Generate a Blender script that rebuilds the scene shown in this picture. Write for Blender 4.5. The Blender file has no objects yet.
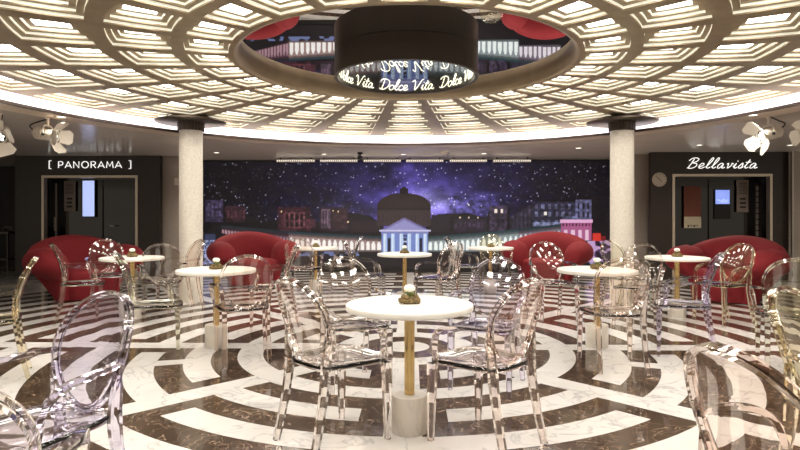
import bpy, bmesh, math, random
import numpy as np
from math import sin, cos, pi, radians, sqrt, asin, atan2
from mathutils import Vector, Matrix

random.seed(7)
scene = bpy.context.scene
COL = scene.collection
F_PX, Y_HOR, YAW, CAM_H = 565.0, 216.0, 0.02, 1.27
CX, CY = -0.05, 5.5            # centre of the round floor and ceiling
Z_CEIL = 2.54
EXPO = 0.82
EG = 1.0 / 2 ** EXPO          # screens and signs are set for how bright they look at this exposure

def W(xc, d):                   # along the camera's right, along its view -> room x, y
    return (xc - YAW * d, d + YAW * xc)

def P(px, py, Y):               # measured point on a vertical plane y = Y
    u, v = (px - 400) / F_PX, (Y_HOR - py) / F_PX
    t = Y / (1 + YAW * u)
    return Vector((t * (u - YAW), Y, CAM_H + t * v))

# ------------------------------------------------------------------ materials
def new_mat(name):
    m = bpy.data.materials.new(name); m.use_nodes = True
    nt = m.node_tree; b = nt.nodes['Principled BSDF']
    return m, nt, b

def mat(name, col, rough=0.5, metal=0.0, spec=0.5, noise=0.0, nscale=20, bump=0.0, coat=0.0):
    m, nt, b = new_mat(name)
    b.inputs['Base Color'].default_value = (*col, 1)
    b.inputs['Roughness'].default_value = rough
    b.inputs['Metallic'].default_value = metal
    b.inputs['Specular IOR Level'].default_value = spec
    b.inputs['Coat Weight'].default_value = coat
    if noise or bump:
        tc = nt.nodes.new('ShaderNodeTexCoord'); n = nt.nodes.new('ShaderNodeTexNoise')
        n.inputs['Scale'].default_value = nscale; n.inputs['Detail'].default_value = 5
        nt.links.new(tc.outputs['Object'], n.inputs['Vector'])
        if noise:
            r = nt.nodes.new('ShaderNodeValToRGB')
            r.color_ramp.elements[0].position = 0.3; r.color_ramp.elements[1].position = 0.7
            r.color_ramp.elements[0].color = (*[c * (1 - noise) for c in col], 1)
            r.color_ramp.elements[1].color = (*[min(1, c * (1 + noise)) for c in col], 1)
            nt.links.new(n.outputs['Fac'], r.inputs['Fac']); nt.links.new(r.outputs['Color'], b.inputs['Base Color'])
        if bump:
            bp = nt.nodes.new('ShaderNodeBump'); bp.inputs['Strength'].default_value = bump; bp.inputs['Distance'].default_value = 0.01
            nt.links.new(n.outputs['Fac'], bp.inputs['Height']); nt.links.new(bp.outputs['Normal'], b.inputs['Normal'])
    return m

def emis(name, col, strength):
    m, nt, b = new_mat(name)
    b.inputs['Base Color'].default_value = (0.8, 0.8, 0.8, 1)
    b.inputs['Emission Color'].default_value = (*col, 1)
    b.inputs['Emission Strength'].default_value = strength
    return m

def clear_plastic(name, col):
    m, nt, b = new_mat(name)
    b.inputs['Base Color'].default_value = (*col, 1)
    b.inputs['Roughness'].default_value = 0.0
    b.inputs['IOR'].default_value = 1.58
    b.inputs['Transmission Weight'].default_value = 1.0
    return m

def marble(name, base, vein, cloud, vscale, sharp, rough):
    m, nt, b = new_mat(name); N = nt.nodes.new; L = nt.links.new
    tc = N('ShaderNodeTexCoord')
    n1 = N('ShaderNodeTexNoise'); n1.inputs['Scale'].default_value = vscale; n1.inputs['Detail'].default_value = 6; n1.inputs['Distortion'].default_value = 1.2
    L(tc.outputs['Object'], n1.inputs['Vector'])
    a = N('ShaderNodeMath'); a.operation = 'SUBTRACT'; a.inputs[1].default_value = 0.5; L(n1.outputs['Fac'], a.inputs[0])
    ab = N('ShaderNodeMath'); ab.operation = 'ABSOLUTE'; L(a.outputs[0], ab.inputs[0])
    r = N('ShaderNodeValToRGB'); r.color_ramp.elements[0].position = 0.0; r.color_ramp.elements[1].position = sharp
    r.color_ramp.elements[0].color = (1, 1, 1, 1); r.color_ramp.elements[1].color = (0, 0, 0, 1)
    L(ab.outputs[0], r.inputs['Fac'])
    n2 = N('ShaderNodeTexNoise'); n2.inputs['Scale'].default_value = 3.1; n2.inputs['Detail'].default_value = 7
    L(tc.outputs['Object'], n2.inputs['Vector'])
    r2 = N('ShaderNodeValToRGB'); r2.color_ramp.elements[0].position = 0.35; r2.color_ramp.elements[1].position = 0.68
    r2.color_ramp.elements[0].color = (*base, 1); r2.color_ramp.elements[1].color = (*cloud, 1)
    L(n2.outputs['Fac'], r2.inputs['Fac'])
    mul = N('ShaderNodeMath'); mul.operation = 'MULTIPLY'; L(r.outputs['Color'], mul.inputs[0]); L(n2.outputs['Fac'], mul.inputs[1])
    mx = N('ShaderNodeMixRGB'); L(mul.outputs[0], mx.inputs['Fac']); L(r2.outputs['Color'], mx.inputs['Color1']); mx.inputs['Color2'].default_value = (*vein, 1)
    L(mx.outputs['Color'], b.inputs['Base Color'])
    b.inputs['Roughness'].default_value = rough
    b.inputs['Specular IOR Level'].default_value = 0.38
    return m

M = {}
M['marble_white'] = marble('white_marble', (0.645, 0.62, 0.59), (0.24, 0.235, 0.24), (0.585, 0.56, 0.53), 2.6, 0.022, 0.10)
M['marble_dark'] = marble('brown_marble', (0.045, 0.028, 0.018), (0.60, 0.44, 0.31), (0.085, 0.056, 0.037), 6.5, 0.010, 0.09)
M['marble_plain'] = marble('grey_marble', (0.50, 0.47, 0.43), (0.25, 0.24, 0.23), (0.36, 0.34, 0.31), 1.6, 0.05, 0.14)
M['wood'] = mat('bronze_veneer', (0.275, 0.212, 0.128), 0.42, 0.25, noise=0.12, nscale=9)
M['wood_light'] = mat('champagne_veneer', (0.40, 0.31, 0.20), 0.35, 0.35, noise=0.08, nscale=6)
M['bronze'] = mat('dark_bronze', (0.060, 0.043, 0.030), 0.38, 0.5, noise=0.1)
M['drum'] = mat('brown_lacquer', (0.052, 0.039, 0.026), 0.32, 0.2, noise=0.06, nscale=4)
M['mirror'] = mat('ceiling_mirror', (0.86, 0.86, 0.86), 0.0, 1.0)
M['panel_glow'] = emis('coffer_panel_glow', (1.0, 0.94, 0.85), 12.5)
M['strip_glow'] = emis('coffer_strip_glow', (1.0, 0.93, 0.68), 0.33)
M['cove_glow'] = emis('cove_glow', (0.96, 0.91, 1.0), 1.15)
M['neon'] = emis('neon_warm_white', (1.0, 0.93, 0.66), 1.6)
M['ceil_panel'] = mat('pearl_ceiling_panel', (0.82, 0.76, 0.69), 0.20, 0.0, noise=0.03, nscale=3)
M['ceil_paint'] = mat('beige_ceiling_paint', (0.66, 0.56, 0.46), 0.45, noise=0.03)
M['lip'] = mat('dark_brown_trim', (0.055, 0.032, 0.022), 0.35)
M['brown_wall'] = mat('dark_brown_panelling', (0.022, 0.014, 0.011), 0.30, noise=0.15, nscale=5)
M['black'] = mat('black_matt', (0.008, 0.007, 0.007), 0.45, noise=0.1)
M['dark_glass'] = mat('dark_door_glass', (0.010, 0.008, 0.008), 0.06, spec=0.6, noise=0.05)
M['metal'] = mat('brushed_steel', (0.50, 0.46, 0.42), 0.28, 1.0, noise=0.04)
M['champagne'] = mat('champagne_metal', (0.62, 0.54, 0.44), 0.35, 0.9, noise=0.04)
M['beige_wall'] = mat('beige_wall_panel', (0.40, 0.35, 0.30), 0.35, noise=0.05)
M['stone'] = mat('cream_mosaic_stone', (0.60, 0.55, 0.475), 0.45, noise=0.10, nscale=34, bump=0.2)
M['brass'] = mat('polished_brass', (0.71, 0.52, 0.23), 0.22, 1.0, noise=0.05)
M['top_white'] = mat('white_table_laminate', (0.78, 0.75, 0.69), 0.3, noise=0.01)
M['base_stone'] = marble('cream_table_base', (0.70, 0.64, 0.55), (0.5, 0.47, 0.43), (0.66, 0.61, 0.54), 5, 0.05, 0.3)
M['red'] = mat('red_wool', (0.185, 0.005, 0.010), 0.85, noise=0.10, nscale=60, bump=0.1)
M['red'].node_tree.nodes['Principled BSDF'].inputs['Sheen Weight'].default_value = 0.08
M['red'].node_tree.nodes['Principled BSDF'].inputs['Sheen Tint'].default_value = (1, 0.2, 0.2, 1)
M['spot_white'] = mat('cream_fixture_enamel', (0.72, 0.66, 0.57), 0.4, noise=0.04)
M['letter'] = emis('lit_white_letter', (1.0, 0.97, 0.93), 0.95 * EG)
M['lamp'] = emis('lamp_lens', (1.0, 0.93, 0.82), 1.8)
M['led_dot'] = emis('led_dot', (1.0, 0.94, 0.80), 0.55)
M['paper'] = mat('notice_paper', (0.30, 0.245, 0.21), 0.6, noise=0.05)
M['cream'] = mat('cream_sheet', (0.52, 0.46, 0.33), 0.6, noise=0.03)
M['ink'] = mat('ink', (0.02, 0.018, 0.018), 0.6, noise=0.05)
M['rust'] = mat('russet_panel', (0.18, 0.045, 0.025), 0.4, noise=0.1)
M['grey_panel'] = mat('grey_panel', (0.22, 0.20, 0.185), 0.4, noise=0.05)
M['screen_blue'] = emis('pale_blue_screen', (0.44, 0.56, 1.0), 0.95 * EG)
M['screen_pic'] = emis('deep_blue_screen', (0.16, 0.30, 0.95), 0.9 * EG)
M['clock_face'] = mat('clock_face', (0.58, 0.53, 0.43), 0.5, noise=0.04)
M['moss'] = mat('dry_moss', (0.17, 0.115, 0.045), 0.9, noise=0.5, nscale=90, bump=0.5)
M['leaf'] = mat('olive_leaf', (0.16, 0.20, 0.05), 0.6, noise=0.3, nscale=50)
M['rose'] = mat('white_rose', (0.86, 0.83, 0.74), 0.7, noise=0.03, nscale=60)
M['steel_dark'] = mat('dark_steel', (0.12, 0.11, 0.10), 0.3, 0.9, noise=0.1)
TINTS = {'clear': (0.955, 0.905, 0.87), 'pink': (0.955, 0.86, 0.81), 'lilac': (0.85, 0.815, 0.955), 'amber': (0.955, 0.88, 0.68), 'green': (0.92, 0.92, 0.83)}
for k, c in TINTS.items(): M['glass_' + k] = clear_plastic('clear_polycarbonate_' + k, c)

def half_mirror():
    m, nt, b = new_mat('two_way_mirror_glass')
    N = nt.nodes.new
    tr = N('ShaderNodeBsdfTransparent'); gl = N('ShaderNodeBsdfGlossy'); gl.inputs['Roughness'].default_value = 0.0
    gl.inputs['Color'].default_value = (0.85, 0.87, 0.9, 1)
    mx = N('ShaderNodeMixShader'); mx.inputs[0].default_value = 0.5
    nt.links.new(tr.outputs[0], mx.inputs[1]); nt.links.new(gl.outputs[0], mx.inputs[2])
    nt.links.new(mx.outputs[0], nt.nodes['Material Output'].inputs['Surface'])
    nt.nodes.remove(b)
    return m
M['half_mirror'] = half_mirror()

# ------------------------------------------------------------------ mesh builder
class MB:
    def __init__(s): s.v = []; s.f = []; s.mi = []
    def add(s, verts, faces, mi=0):
        o = len(s.v); s.v += [tuple(v) for v in verts]
        for f in faces: s.f.append(tuple(i + o for i in f)); s.mi.append(mi)
        return s
    def quad(s, a, b, c, d, mi=0): return s.add([a, b, c, d], [(0, 1, 2, 3)], mi)
    def box(s, lo, hi, mi=0, rot=None, about=None):
        x0, y0, z0 = lo; x1, y1, z1 = hi
        v = [Vector(p) for p in ((x0, y0, z0), (x1, y0, z0), (x1, y1, z0), (x0, y1, z0), (x0, y0, z1), (x1, y0, z1), (x1, y1, z1), (x0, y1, z1))]
        if rot is not None:
            c = Vector(about) if about else (v[0] + v[6]) / 2
            v = [c + rot @ (p - c) for p in v]
        return s.add(v, [(0, 3, 2, 1), (4, 5, 6, 7), (0, 1, 5, 4), (1, 2, 6, 5), (2, 3, 7, 6), (3, 0, 4, 7)], mi)
    def lathe(s, prof, n=32, c=(0, 0, 0), mi=0, axis='Z', closed=False):
        vs = []; m = len(prof)
        for i in range(n):
            a = 2 * pi * i / n
            for (r, z) in prof: vs.append((c[0] + r * cos(a), c[1] + r * sin(a), c[2] + z))
        fs = []
        for i in range(n):
            j = (i + 1) % n
            for k in range(m if closed else m - 1):
                k2 = (k + 1) % m
                fs.append((i * m + k, j * m + k, j * m + k2, i * m + k2))
        if not closed:
            if prof[0][0] > 1e-6: fs.append(tuple(i * m for i in reversed(range(n))))
            if prof[-1][0] > 1e-6: fs.append(tuple(i * m + m - 1 for i in range(n)))
        return s.add(vs, fs, mi)
    def sweep(s, pts, rx, ry=None, n=8, up=(0, 0, 1), mi=0, closed=False, power=1.0):
        pts = [Vector(p) for p in pts]; m = len(pts); up = Vector(up)
        if ry is None: ry = rx
        rxs = rx if isinstance(rx, (list, tuple)) else [rx] * m
        rys = ry if isinstance(ry, (list, tuple)) else [ry] * m
        vs = []; prev = None
        for i, p in enumerate(pts):
            if closed: t = pts[(i + 1) % m] - pts[i - 1]
            else: t = pts[min(i + 1, m - 1)] - pts[max(i - 1, 0)]
            t.normalize()
            a = up.cross(t)
            if a.length < 0.15: a = prev if prev is not None else Vector((1, 0, 0)).cross(t)
            a.normalize()
            if prev is not None and a.dot(prev) < 0: a = -a
            prev = a; b = t.cross(a)
            for k in range(n):
                q = 2 * pi * (k + 0.5) / n
                cq, sq = cos(q), sin(q)
                cq = math.copysign(abs(cq) ** power, cq); sq = math.copysign(abs(sq) ** power, sq)
                vs.append(p + a * (rxs[i] * cq) + b * (rys[i] * sq))
        fs = []
        for i in range(m if closed else m - 1):
            j = (i + 1) % m
            for k in range(n):
                k2 = (k + 1) % n
                fs.append((i * n + k, i * n + k2, j * n + k2, j * n + k))
        if not closed:
            fs.append(tuple(reversed(range(n)))); fs.append(tuple((m - 1) * n + k for k in range(n)))
        return s.add(vs, fs, mi)
    def ball(s, c, r, nu=12, nv=8, mi=0, jit=0.0, rot=None):
        rx, ry, rz = r if isinstance(r, (tuple, list)) else (r, r, r)
        vs = [Vector((0, 0, -rz))]
        for j in range(1, nv):
            th = -pi / 2 + pi * j / nv
            for i in range(nu):
                a = 2 * pi * i / nu; k = 1 + random.uniform(-jit, jit)
                vs.append(Vector((rx * cos(th) * cos(a) * k, ry * cos(th) * sin(a) * k, rz * sin(th) * k)))
        vs.append(Vector((0, 0, rz)))
        if rot is not None: vs = [rot @ v for v in vs]
        vs = [v + Vector(c) for v in vs]
        fs = [(0, 1 + (i + 1) % nu, 1 + i) for i in range(nu)]
        for j in range(nv - 2):
            for i in range(nu):
                a, b = 1 + j * nu + i, 1 + j * nu + (i + 1) % nu
                fs.append((a, b, b + nu, a + nu))
        l = len(vs) - 1
        fs += [(l, l - nu + i, l - nu + (i + 1) % nu) for i in range(nu)]
        return s.add(vs, fs, mi)
    def mesh(s, name, mats, smooth=True, angle=35, bevel=0.0, fixn=True):
        me = bpy.data.meshes.new(name)
        me.from_pydata(s.v, [], s.f)
        for m in (mats if isinstance(mats, (list, tuple)) else [mats]): me.materials.append(m)
        me.polygons.foreach_set('material_index', s.mi)
        bm = bmesh.new(); bm.from_mesh(me)
        bmesh.ops.remove_doubles(bm, verts=bm.verts, dist=1e-5)
        if fixn: bmesh.ops.recalc_face_normals(bm, faces=bm.faces)
        if bevel:
            es = [e for e in bm.edges if len(e.link_faces) == 2 and e.calc_face_angle(0) > radians(30)]
            bmesh.ops.bevel(bm, geom=es, offset=bevel, segments=2, affect='EDGES', profile=0.6)
        if smooth:
            for f in bm.faces: f.smooth = True
            for e in bm.edges:
                if len(e.link_faces) == 2 and e.calc_face_angle(0) > radians(angle): e.smooth = False
        bm.to_mesh(me); bm.free(); me.update()
        return me
    def build(s, name, mats, parent=None, **k):
        o = bpy.data.objects.new(name, s.mesh(name, mats, **k)); COL.objects.link(o)
        if parent is not None: o.parent = parent
        return o

def tag(o, label=None, cat=None, group=None, kind=None):
    if label: o['label'] = label
    if cat: o['category'] = cat
    if group: o['group'] = group
    if kind: o['kind'] = kind
    return o
def empty(name, loc, rz=0.0):
    o = bpy.data.objects.new(name, None); COL.objects.link(o); o.location = loc; o.rotation_euler = (0, 0, rz)
    o.empty_display_size = 0.1
    return o
def copy_tree(o, parent=None):
    c = o.copy(); COL.objects.link(c)
    if parent is not None: c.parent = parent
    for ch in list(o.children): copy_tree(ch, c)
    return c
def struct(o): o['kind'] = 'structure'; return o

def smooth_path(pts, n=6, closed=False):
    pts = [Vector(p) for p in pts]; out = []; m = len(pts)
    rng = range(m if closed else m - 1)
    for i in rng:
        if closed: p0, p1, p2, p3 = pts[i - 1], pts[i], pts[(i + 1) % m], pts[(i + 2) % m]
        else: p0, p1, p2, p3 = pts[max(i - 1, 0)], pts[i], pts[i + 1], pts[min(i + 2, m - 1)]
        for k in range(n):
            t = k / n
            out.append(0.5 * ((2 * p1) + (p2 - p0) * t + (2 * p0 - 5 * p1 + 4 * p2 - p3) * t * t + (3 * p1 - p0 - 3 * p2 + p3) * t ** 3))
    if not closed: out.append(pts[-1])
    return out

# ------------------------------------------------------------------ floor: marble rings, spokes and gaps
RW, HS, GAP = 0.2255, 0.113, 0.165
KMAX = 33
def floor():
    b = MB()
    c = lambda r, a: (CX + r * cos(a), CY + r * sin(a), 0)
    b.add([(CX, CY, 0)] + [c(RW, 2 * pi * i / 64) for i in range(64)], [(0, 1 + i, 1 + (i + 1) % 64) for i in range(64)], 0)
    def cell(r0, r1, a0, a1, mi):     # a0, a1: functions of r
        n = max(2, int((a1(r1) - a0(r1)) / 0.05) + 1)
        for i in range(n):
            t0, t1 = i / n, (i + 1) / n
            L = lambda r, t: a0(r) + (a1(r) - a0(r)) * t
            b.quad(c(r0, L(r0, t0)), c(r1, L(r1, t0)), c(r1, L(r1, t1)), c(r0, L(r0, t1)), mi)
    rmin = 2 * RW
    b.add([c(RW, 2 * pi * i / 64) for i in range(64)] + [c(rmin, 2 * pi * i / 64) for i in range(64)],
          [(i, 64 + i, 64 + (i + 1) % 64, (i + 1) % 64) for i in range(64)], 1)
    for k in range(2, KMAX):
        r0, r1 = k * RW, (k + 1) * RW
        for s in range(8):
            A, B = s * pi / 4, (s + 1) * pi / 4
            e = lambda r, w: asin(min(0.38, w / r)) if w < r else 0.38
            left = (s in (2, 3, 4, 5))
            # spoke half strips on either side
            cell(r0, r1, lambda r: A - 0.0, lambda r: A + e(r, HS), 0)
            cell(r0, r1, lambda r: B - e(r, HS), lambda r: B + 0.0, 0)
            dark = k % 2 == 1
            if r0 < 0.9:
                cell(r0, r1, lambda r: A + e(r, HS), lambda r: B - e(r, HS), 1 if dark else 0); continue
            g = HS + GAP
            if dark: m0 = m1 = 1; mm = 1
            else:
                mm = 0
                ca, cb = (k % 4 == 0), (k % 4 == 2)
                if not left: ca, cb = cb, ca
                if k == 6: ca = cb = True
                m0, m1 = (0 if ca else 1), (0 if cb else 1)
            cell(r0, r1, lambda r: A + e(r, HS), lambda r: A + e(r, g), m0)
            bridge = dark and k == 9 and s in (4, 7)
            if bridge:
                q0, q1 = (0.265, 0.345) if s == 4 else (pi / 4 - 0.345, pi / 4 - 0.265)
                cell(r0, r1, lambda r: A + e(r, g), lambda r: A + q0, 1)
                cell(r0, r1, lambda r: A + q0, lambda r: A + q1, 0)
                cell(r0, r1, lambda r: A + q1, lambda r: B - e(r, g), 1)
            else:
                cell(r0, r1, lambda r: A + e(r, g), lambda r: B - e(r, g), mm)
            cell(r0, r1, lambda r: B - e(r, g), lambda r: B - e(r, HS), m1)
    R = KMAX * RW; n = 96
    b.add([c(R, 2 * pi * i / n) for i in range(n)] + [c(15, 2 * pi * i / n) for i in range(n)],
          [(i, n + i, n + (i + 1) % n, (i + 1) % n) for i in range(n)], 2)
    o = b.build('floor', [M['marble_white'], M['marble_dark'], M['marble_plain']], smooth=False, fixn=False)
    return struct(o)
floor()

# ------------------------------------------------------------------ ceiling
NSEG = 26
RR = [1.61, 2.07, 2.67, 3.37, 4.18, 4.80]
Z_DISH, Z_MIR = 2.73, 2.85
def pol(r, a, z): return (CX + r * sin(a), CY + r * cos(a), z)     # a from straight ahead
def ceiling():
    b = MB(); n = 96
    def ring(r0, z0, r1, z1, mi, bb=b):
        for i in range(n):
            a0, a1 = 2 * pi * i / n, 2 * pi * (i + 1) / n
            bb.quad(pol(r0, a0, z0), pol(r1, a0, z1), pol(r1, a1, z1), pol(r0, a1, z0), mi)
    ring(4.58, Z_CEIL, 4.98, Z_CEIL, 1); ring(4.98, Z_CEIL, 5.4, Z_CEIL, 0); ring(5.4, Z_CEIL, 16, Z_CEIL, 0)
    ring(4.58, Z_CEIL + 0.02, 5.15, Z_CEIL + 0.02, 1)           # shelf of the cove
    ring(4.58, Z_CEIL, 4.58, Z_CEIL + 0.02, 1)
    ring(4.6, Z_MIR + 0.02, 5.15, Z_MIR + 0.02, 1)             # lid of the cove
    struct(b.build('ceiling', [M['ceil_panel'], M['ceil_paint']], fixn=False, smooth=False))
    t = MB()
    t.lathe([(4.58, Z_CEIL - 0.012), (4.535, Z_CEIL - 0.012), (4.535, Z_CEIL + 0.022), (4.58, Z_CEIL + 0.022)], 128, (CX, CY, 0), closed=True)
    struct(t.build('trim_1', M['lip']))
    # coffered dish
    d = MB(); st = 2 * pi / NSEG
    for j in range(5):
        r0, r1 = RR[j], RR[j + 1]; w = r1 - r0
        q0, q1 = r0 + w * 0.10, r1 - w * 0.10; ia = st * 0.105
        for i in range(NSEG):
            a0 = (i - 0.5) * st; a1 = a0 + st; sub = 4
            for k in range(sub):
                t0, t1 = k / sub, (k + 1) / sub
                o0, o1 = a0 + st * t0, a0 + st * t1
                p0, p1 = a0 + ia + (st - 2 * ia) * t0, a0 + ia + (st - 2 * ia) * t1
                d.quad(pol(r0, o0, Z_DISH), pol(q0, p0, Z_DISH), pol(q0, p1, Z_DISH), pol(r0, o1, Z_DISH))
                d.quad(pol(q1, p0, Z_DISH), pol(r1, o0, Z_DISH), pol(r1, o1, Z_DISH), pol(q1, p1, Z_DISH))
            for (oa, pa, sg) in ((a0, a0 + ia, 1), (a1, a1 - ia, -1)):
                d.quad(pol(r0, oa, Z_DISH), pol(r1, oa, Z_DISH), pol(q1, pa, Z_DISH), pol(q0, pa, Z_DISH))
    ring(RR[-1], Z_DISH, RR[-1], Z_MIR + 0.03, 0, d)
    struct(d.build('ceiling_coffered', M['wood'], smooth=False))
    r = MB()
    r.lathe([(1.61, Z_DISH - 0.003), (1.585, Z_DISH + 0.003), (1.574, Z_DISH + 0.014), (1.555, Z_MIR - 0.02), (1.555, Z_MIR + 0.04), (1.61, Z_MIR + 0.04)], 96, (CX, CY, 0), closed=True)
    struct(r.build('trim_2', M['wood_light']))
ceiling()

def coffers():
    st = 2 * pi / NSEG; ia = st * 0.105
    names = ['ring next to the round mirror', 'second ring out from the round mirror', 'middle ring of the coffered ceiling',
             'fourth ring out from the round mirror', 'outermost ring beside the cove light']
    for j in range(5):
        r0, r1 = RR[j], RR[j + 1]; w = r1 - r0; rm = (r0 + r1) / 2
        steps = 2 if j == 0 else 3
        tr = (0.042, 0.040, 0.048, 0.056, 0.044)[j]; rh = 0.019; ed = 0.011
        x0, x1, b0 = r0 + w * 0.10, r1 - w * 0.10, (st - 2 * ia) / 2
        fr, gl, pa = MB(), MB(), MB()
        def loop(q, z):       # inset q metres
            R0, R1 = x0 + q, x1 - q; h = b0 - q / rm; n = 4
            ps = [pol(R0, -h + 2 * h * k / n, z) for k in range(n + 1)] + [pol(R1, h - 2 * h * k / n, z) for k in range(n + 1)]
            return [(p[0] - CX, p[1] - CY - rm, p[2]) for p in ps]
        def band(mb, A, B, mi=0):
            m = len(A)
            for k in range(m): mb.quad(A[k], A[(k + 1) % m], B[(k + 1) % m], B[k], mi)
        z = Z_DISH; q = 0.0
        for s in range(steps):
            band(fr, loop(q, z), loop(q, z + ed)); z += ed
            band(gl, loop(q, z), loop(q, z + rh)); z += rh
            band(fr, loop(q, z), loop(q + tr, z)); q += tr
        band(gl, loop(q, z), loop(q, z + rh * 0.8)); z += rh * 0.8
        L = loop(q, z); pa.add(L, [tuple(range(len(L)))])
        root = empty('ceiling_coffer', (0, 0, 0))
        tag(root, 'backlit stepped ceiling coffer in the ' + names[j], 'ceiling light', 'coffers in the ' + names[j])
        fr.build('stepped_frame', M['wood'], root, smooth=False)
        gl.build('light_strip', M['strip_glow'], root, smooth=False)
        pa.build('light_panel', M['panel_glow'], root, smooth=False)
        for i in range(NSEG):
            o = root if i == 0 else copy_tree(root)
            a = i * st
            o.location = (CX + rm * sin(a), CY + rm * cos(a), 0); o.rotation_euler = (0, 0, -a)
coffers()

def cove():
    b = MB(); n = 96
    for i in range(n):
        a0, a1 = 2 * pi * i / n, 2 * pi * (i + 1) / n
        b.quad(pol(5.15, a0, Z_CEIL + 0.02), pol(5.15, a1, Z_CEIL + 0.02), pol(5.15, a1, Z_MIR + 0.02), pol(5.15, a0, Z_MIR + 0.02))
    tag(b.build('cove_light', M['cove_glow'], fixn=False), 'white glowing cove light band circling the coffered ceiling', 'cove light')
    m = MB(); m.lathe([(1.56, Z_MIR), (1.56, Z_MIR + 0.02)], 96, (CX, CY, 0))
    tag(m.build('ceiling_mirror', M['mirror'], smooth=False), 'large round mirror in the middle of the coffered ceiling', 'mirror')
cove()

# ------------------------------------------------------------------ lettering as strokes
SCRIPT = {
 'D': (1.2, [[(.38, 1.7), (.33, 1.0), (.22, .25), (.1, .06)], [(-.12, 1.45), (.0, 1.75), (.4, 1.9), (.9, 1.75), (1.12, 1.25), (1.0, .6), (.62, .12), (.15, .03), (-.1, .18)]]),
 'o': (.74, [[(.45, .9), (.15, .8), (.0, .4), (.2, .02), (.5, .15), (.6, .6), (.45, .9), (.6, .72), (.78, .72)]]),
 'l': (.5, [[(0, .2), (.3, 1.0), (.42, 1.75), (.27, 1.9), (.14, 1.3), (.1, .4), (.24, .02), (.5, .22)]]),
 'c': (.62, [[(.52, .72), (.35, .92), (.06, .62), (.06, .2), (.3, .0), (.62, .22)]]),
 'e': (.66, [[(.0, .22), (.4, .5), (.45, .82), (.22, .92), (.04, .5), (.15, .06), (.4, .02), (.66, .24)]]),
 'V': (1.15, [[(-.15, 1.5), (.05, 1.82), (.2, 1.5), (.28, .7), (.35, .04), (.75, .9), (1.0, 1.7), (1.25, 1.86)]]),
 'i': (.42, [[(.0, .25), (.18, .9), (.12, .25), (.24, .02), (.44, .2)], [(.2, 1.28), (.23, 1.36)]]),
 't': (.5, [[(.02, .25), (.26, 1.0), (.3, 1.6), (.17, .8), (.14, .2), (.27, .02), (.5, .2)], [(-.02, 1.08), (.52, 1.14)]]),
 'a': (.82, [[(.55, .75), (.3, .92), (.04, .55), (.1, .06), (.32, .1), (.55, .75), (.53, .2), (.65, .02), (.85, .2)]]),
 'B': (1.1, [[(.36, 1.75), (.28, .95), (.15, .05)], [(-.1, 1.4), (.1, 1.8), (.5, 1.92), (.85, 1.7), (.75, 1.25), (.35, 1.02), (.85, .85), (.92, .38), (.55, .02), (.05, .08)]]),
 'v': (.66, [[(0, .75), (.12, .9), (.2, .2), (.28, .04), (.5, .5), (.5, .9), (.68, .78)]]),
 's': (.5, [[(0, .2), (.3, .95), (.4, .55), (.4, .2), (.2, .02), (.05, .12), (.3, .02), (.52, .22)]]),
 ' ': (.55, [])}
SANS = {
 '[': (.45, [[(.4, -.12), (.12, -.12), (.12, 1.12), (.4, 1.12)]]), ']': (.45, [[(.05, -.12), (.33, -.12), (.33, 1.12), (.05, 1.12)]]),
 'P': (.85, [[(.1, 0), (.1, 1), (.45, 1), (.68, .9), (.72, .72), (.66, .52), (.45, .43), (.1, .43)]]),
 'A': (1.0, [[(.02, 0), (.48, 1), (.94, 0)], [(.2, .3), (.76, .3)]]),
 'N': (1.02, [[(.1, 0), (.1, 1), (.85, 0), (.85, 1)]]),
 'O': (1.15, [[(.55 + .48 * cos(2 * pi * i / 20), .5 + .5 * sin(2 * pi * i / 20)) for i in range(21)]]),
 'R': (.9, [[(.1, 0), (.1, 1), (.45, 1), (.68, .9), (.72, .73), (.66, .55), (.45, .46), (.1, .46)], [(.42, .46), (.76, 0)]]),
 'M': (1.15, [[(.08, 0), (.2, 1), (.56, .25), (.92, 1), (1.04, 0)]]), ' ': (.6, [])}
def strokes(text, font, track=0.0, smooth=True, shear=0.0):
    x = 0; out = []
    for ch in text:
        w, st = font[ch]
        for s in st:
            p = [(x + a + shear * b_, b_, 0) for a, b_ in s]
            out.append([tuple(v) for v in (smooth_path(p, 5) if smooth and len(p) > 2 else p)])
        x += w + track
    return out, x - track

# ------------------------------------------------------------------ hanging drum with neon
def drum():
    r, z0 = 0.694, 2.605
    root = empty('hanging_drum', (CX, CY, 0))
    tag(root, 'dark brown drum light hanging from the round ceiling mirror', 'pendant light')
    s = MB(); s.lathe([(r, z0), (r, Z_MIR - 0.002), (r - 0.03, Z_MIR - 0.002), (r - 0.03, z0)], 96, closed=True)
    s.build('drum_shell', M['drum'], root)
    t = MB(); t.lathe([(r - 0.03, 2.793), (r - 0.03, 2.80)], 96); t.build('inner_mirror', M['mirror'], root, smooth=False)
    g = MB(); g.lathe([(r - 0.031, z0 + 0.012), (0.0, z0 + 0.012)], 96); g.build('mirror_glass', M['half_mirror'], root, smooth=False)
    st, w = strokes('Dolce Vita', SCRIPT, 0.0, True, 0.18)
    rt = r - 0.05; arc = radians(53); k = arc / w
    h = rt * k
    for q in range(6):
        m = MB(); ac = q * pi / 3
        for p in st:
            pts = []
            for (x, y, _) in p:
                a = ac + (x - w / 2) * k
                pts.append((rt * sin(a), rt * cos(a), z0 + 0.032 + y * h * 0.72))
            m.sweep(pts, 0.0058, n=6)
        m.build('neon_lettering', M['neon'], root)
drum()

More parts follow.
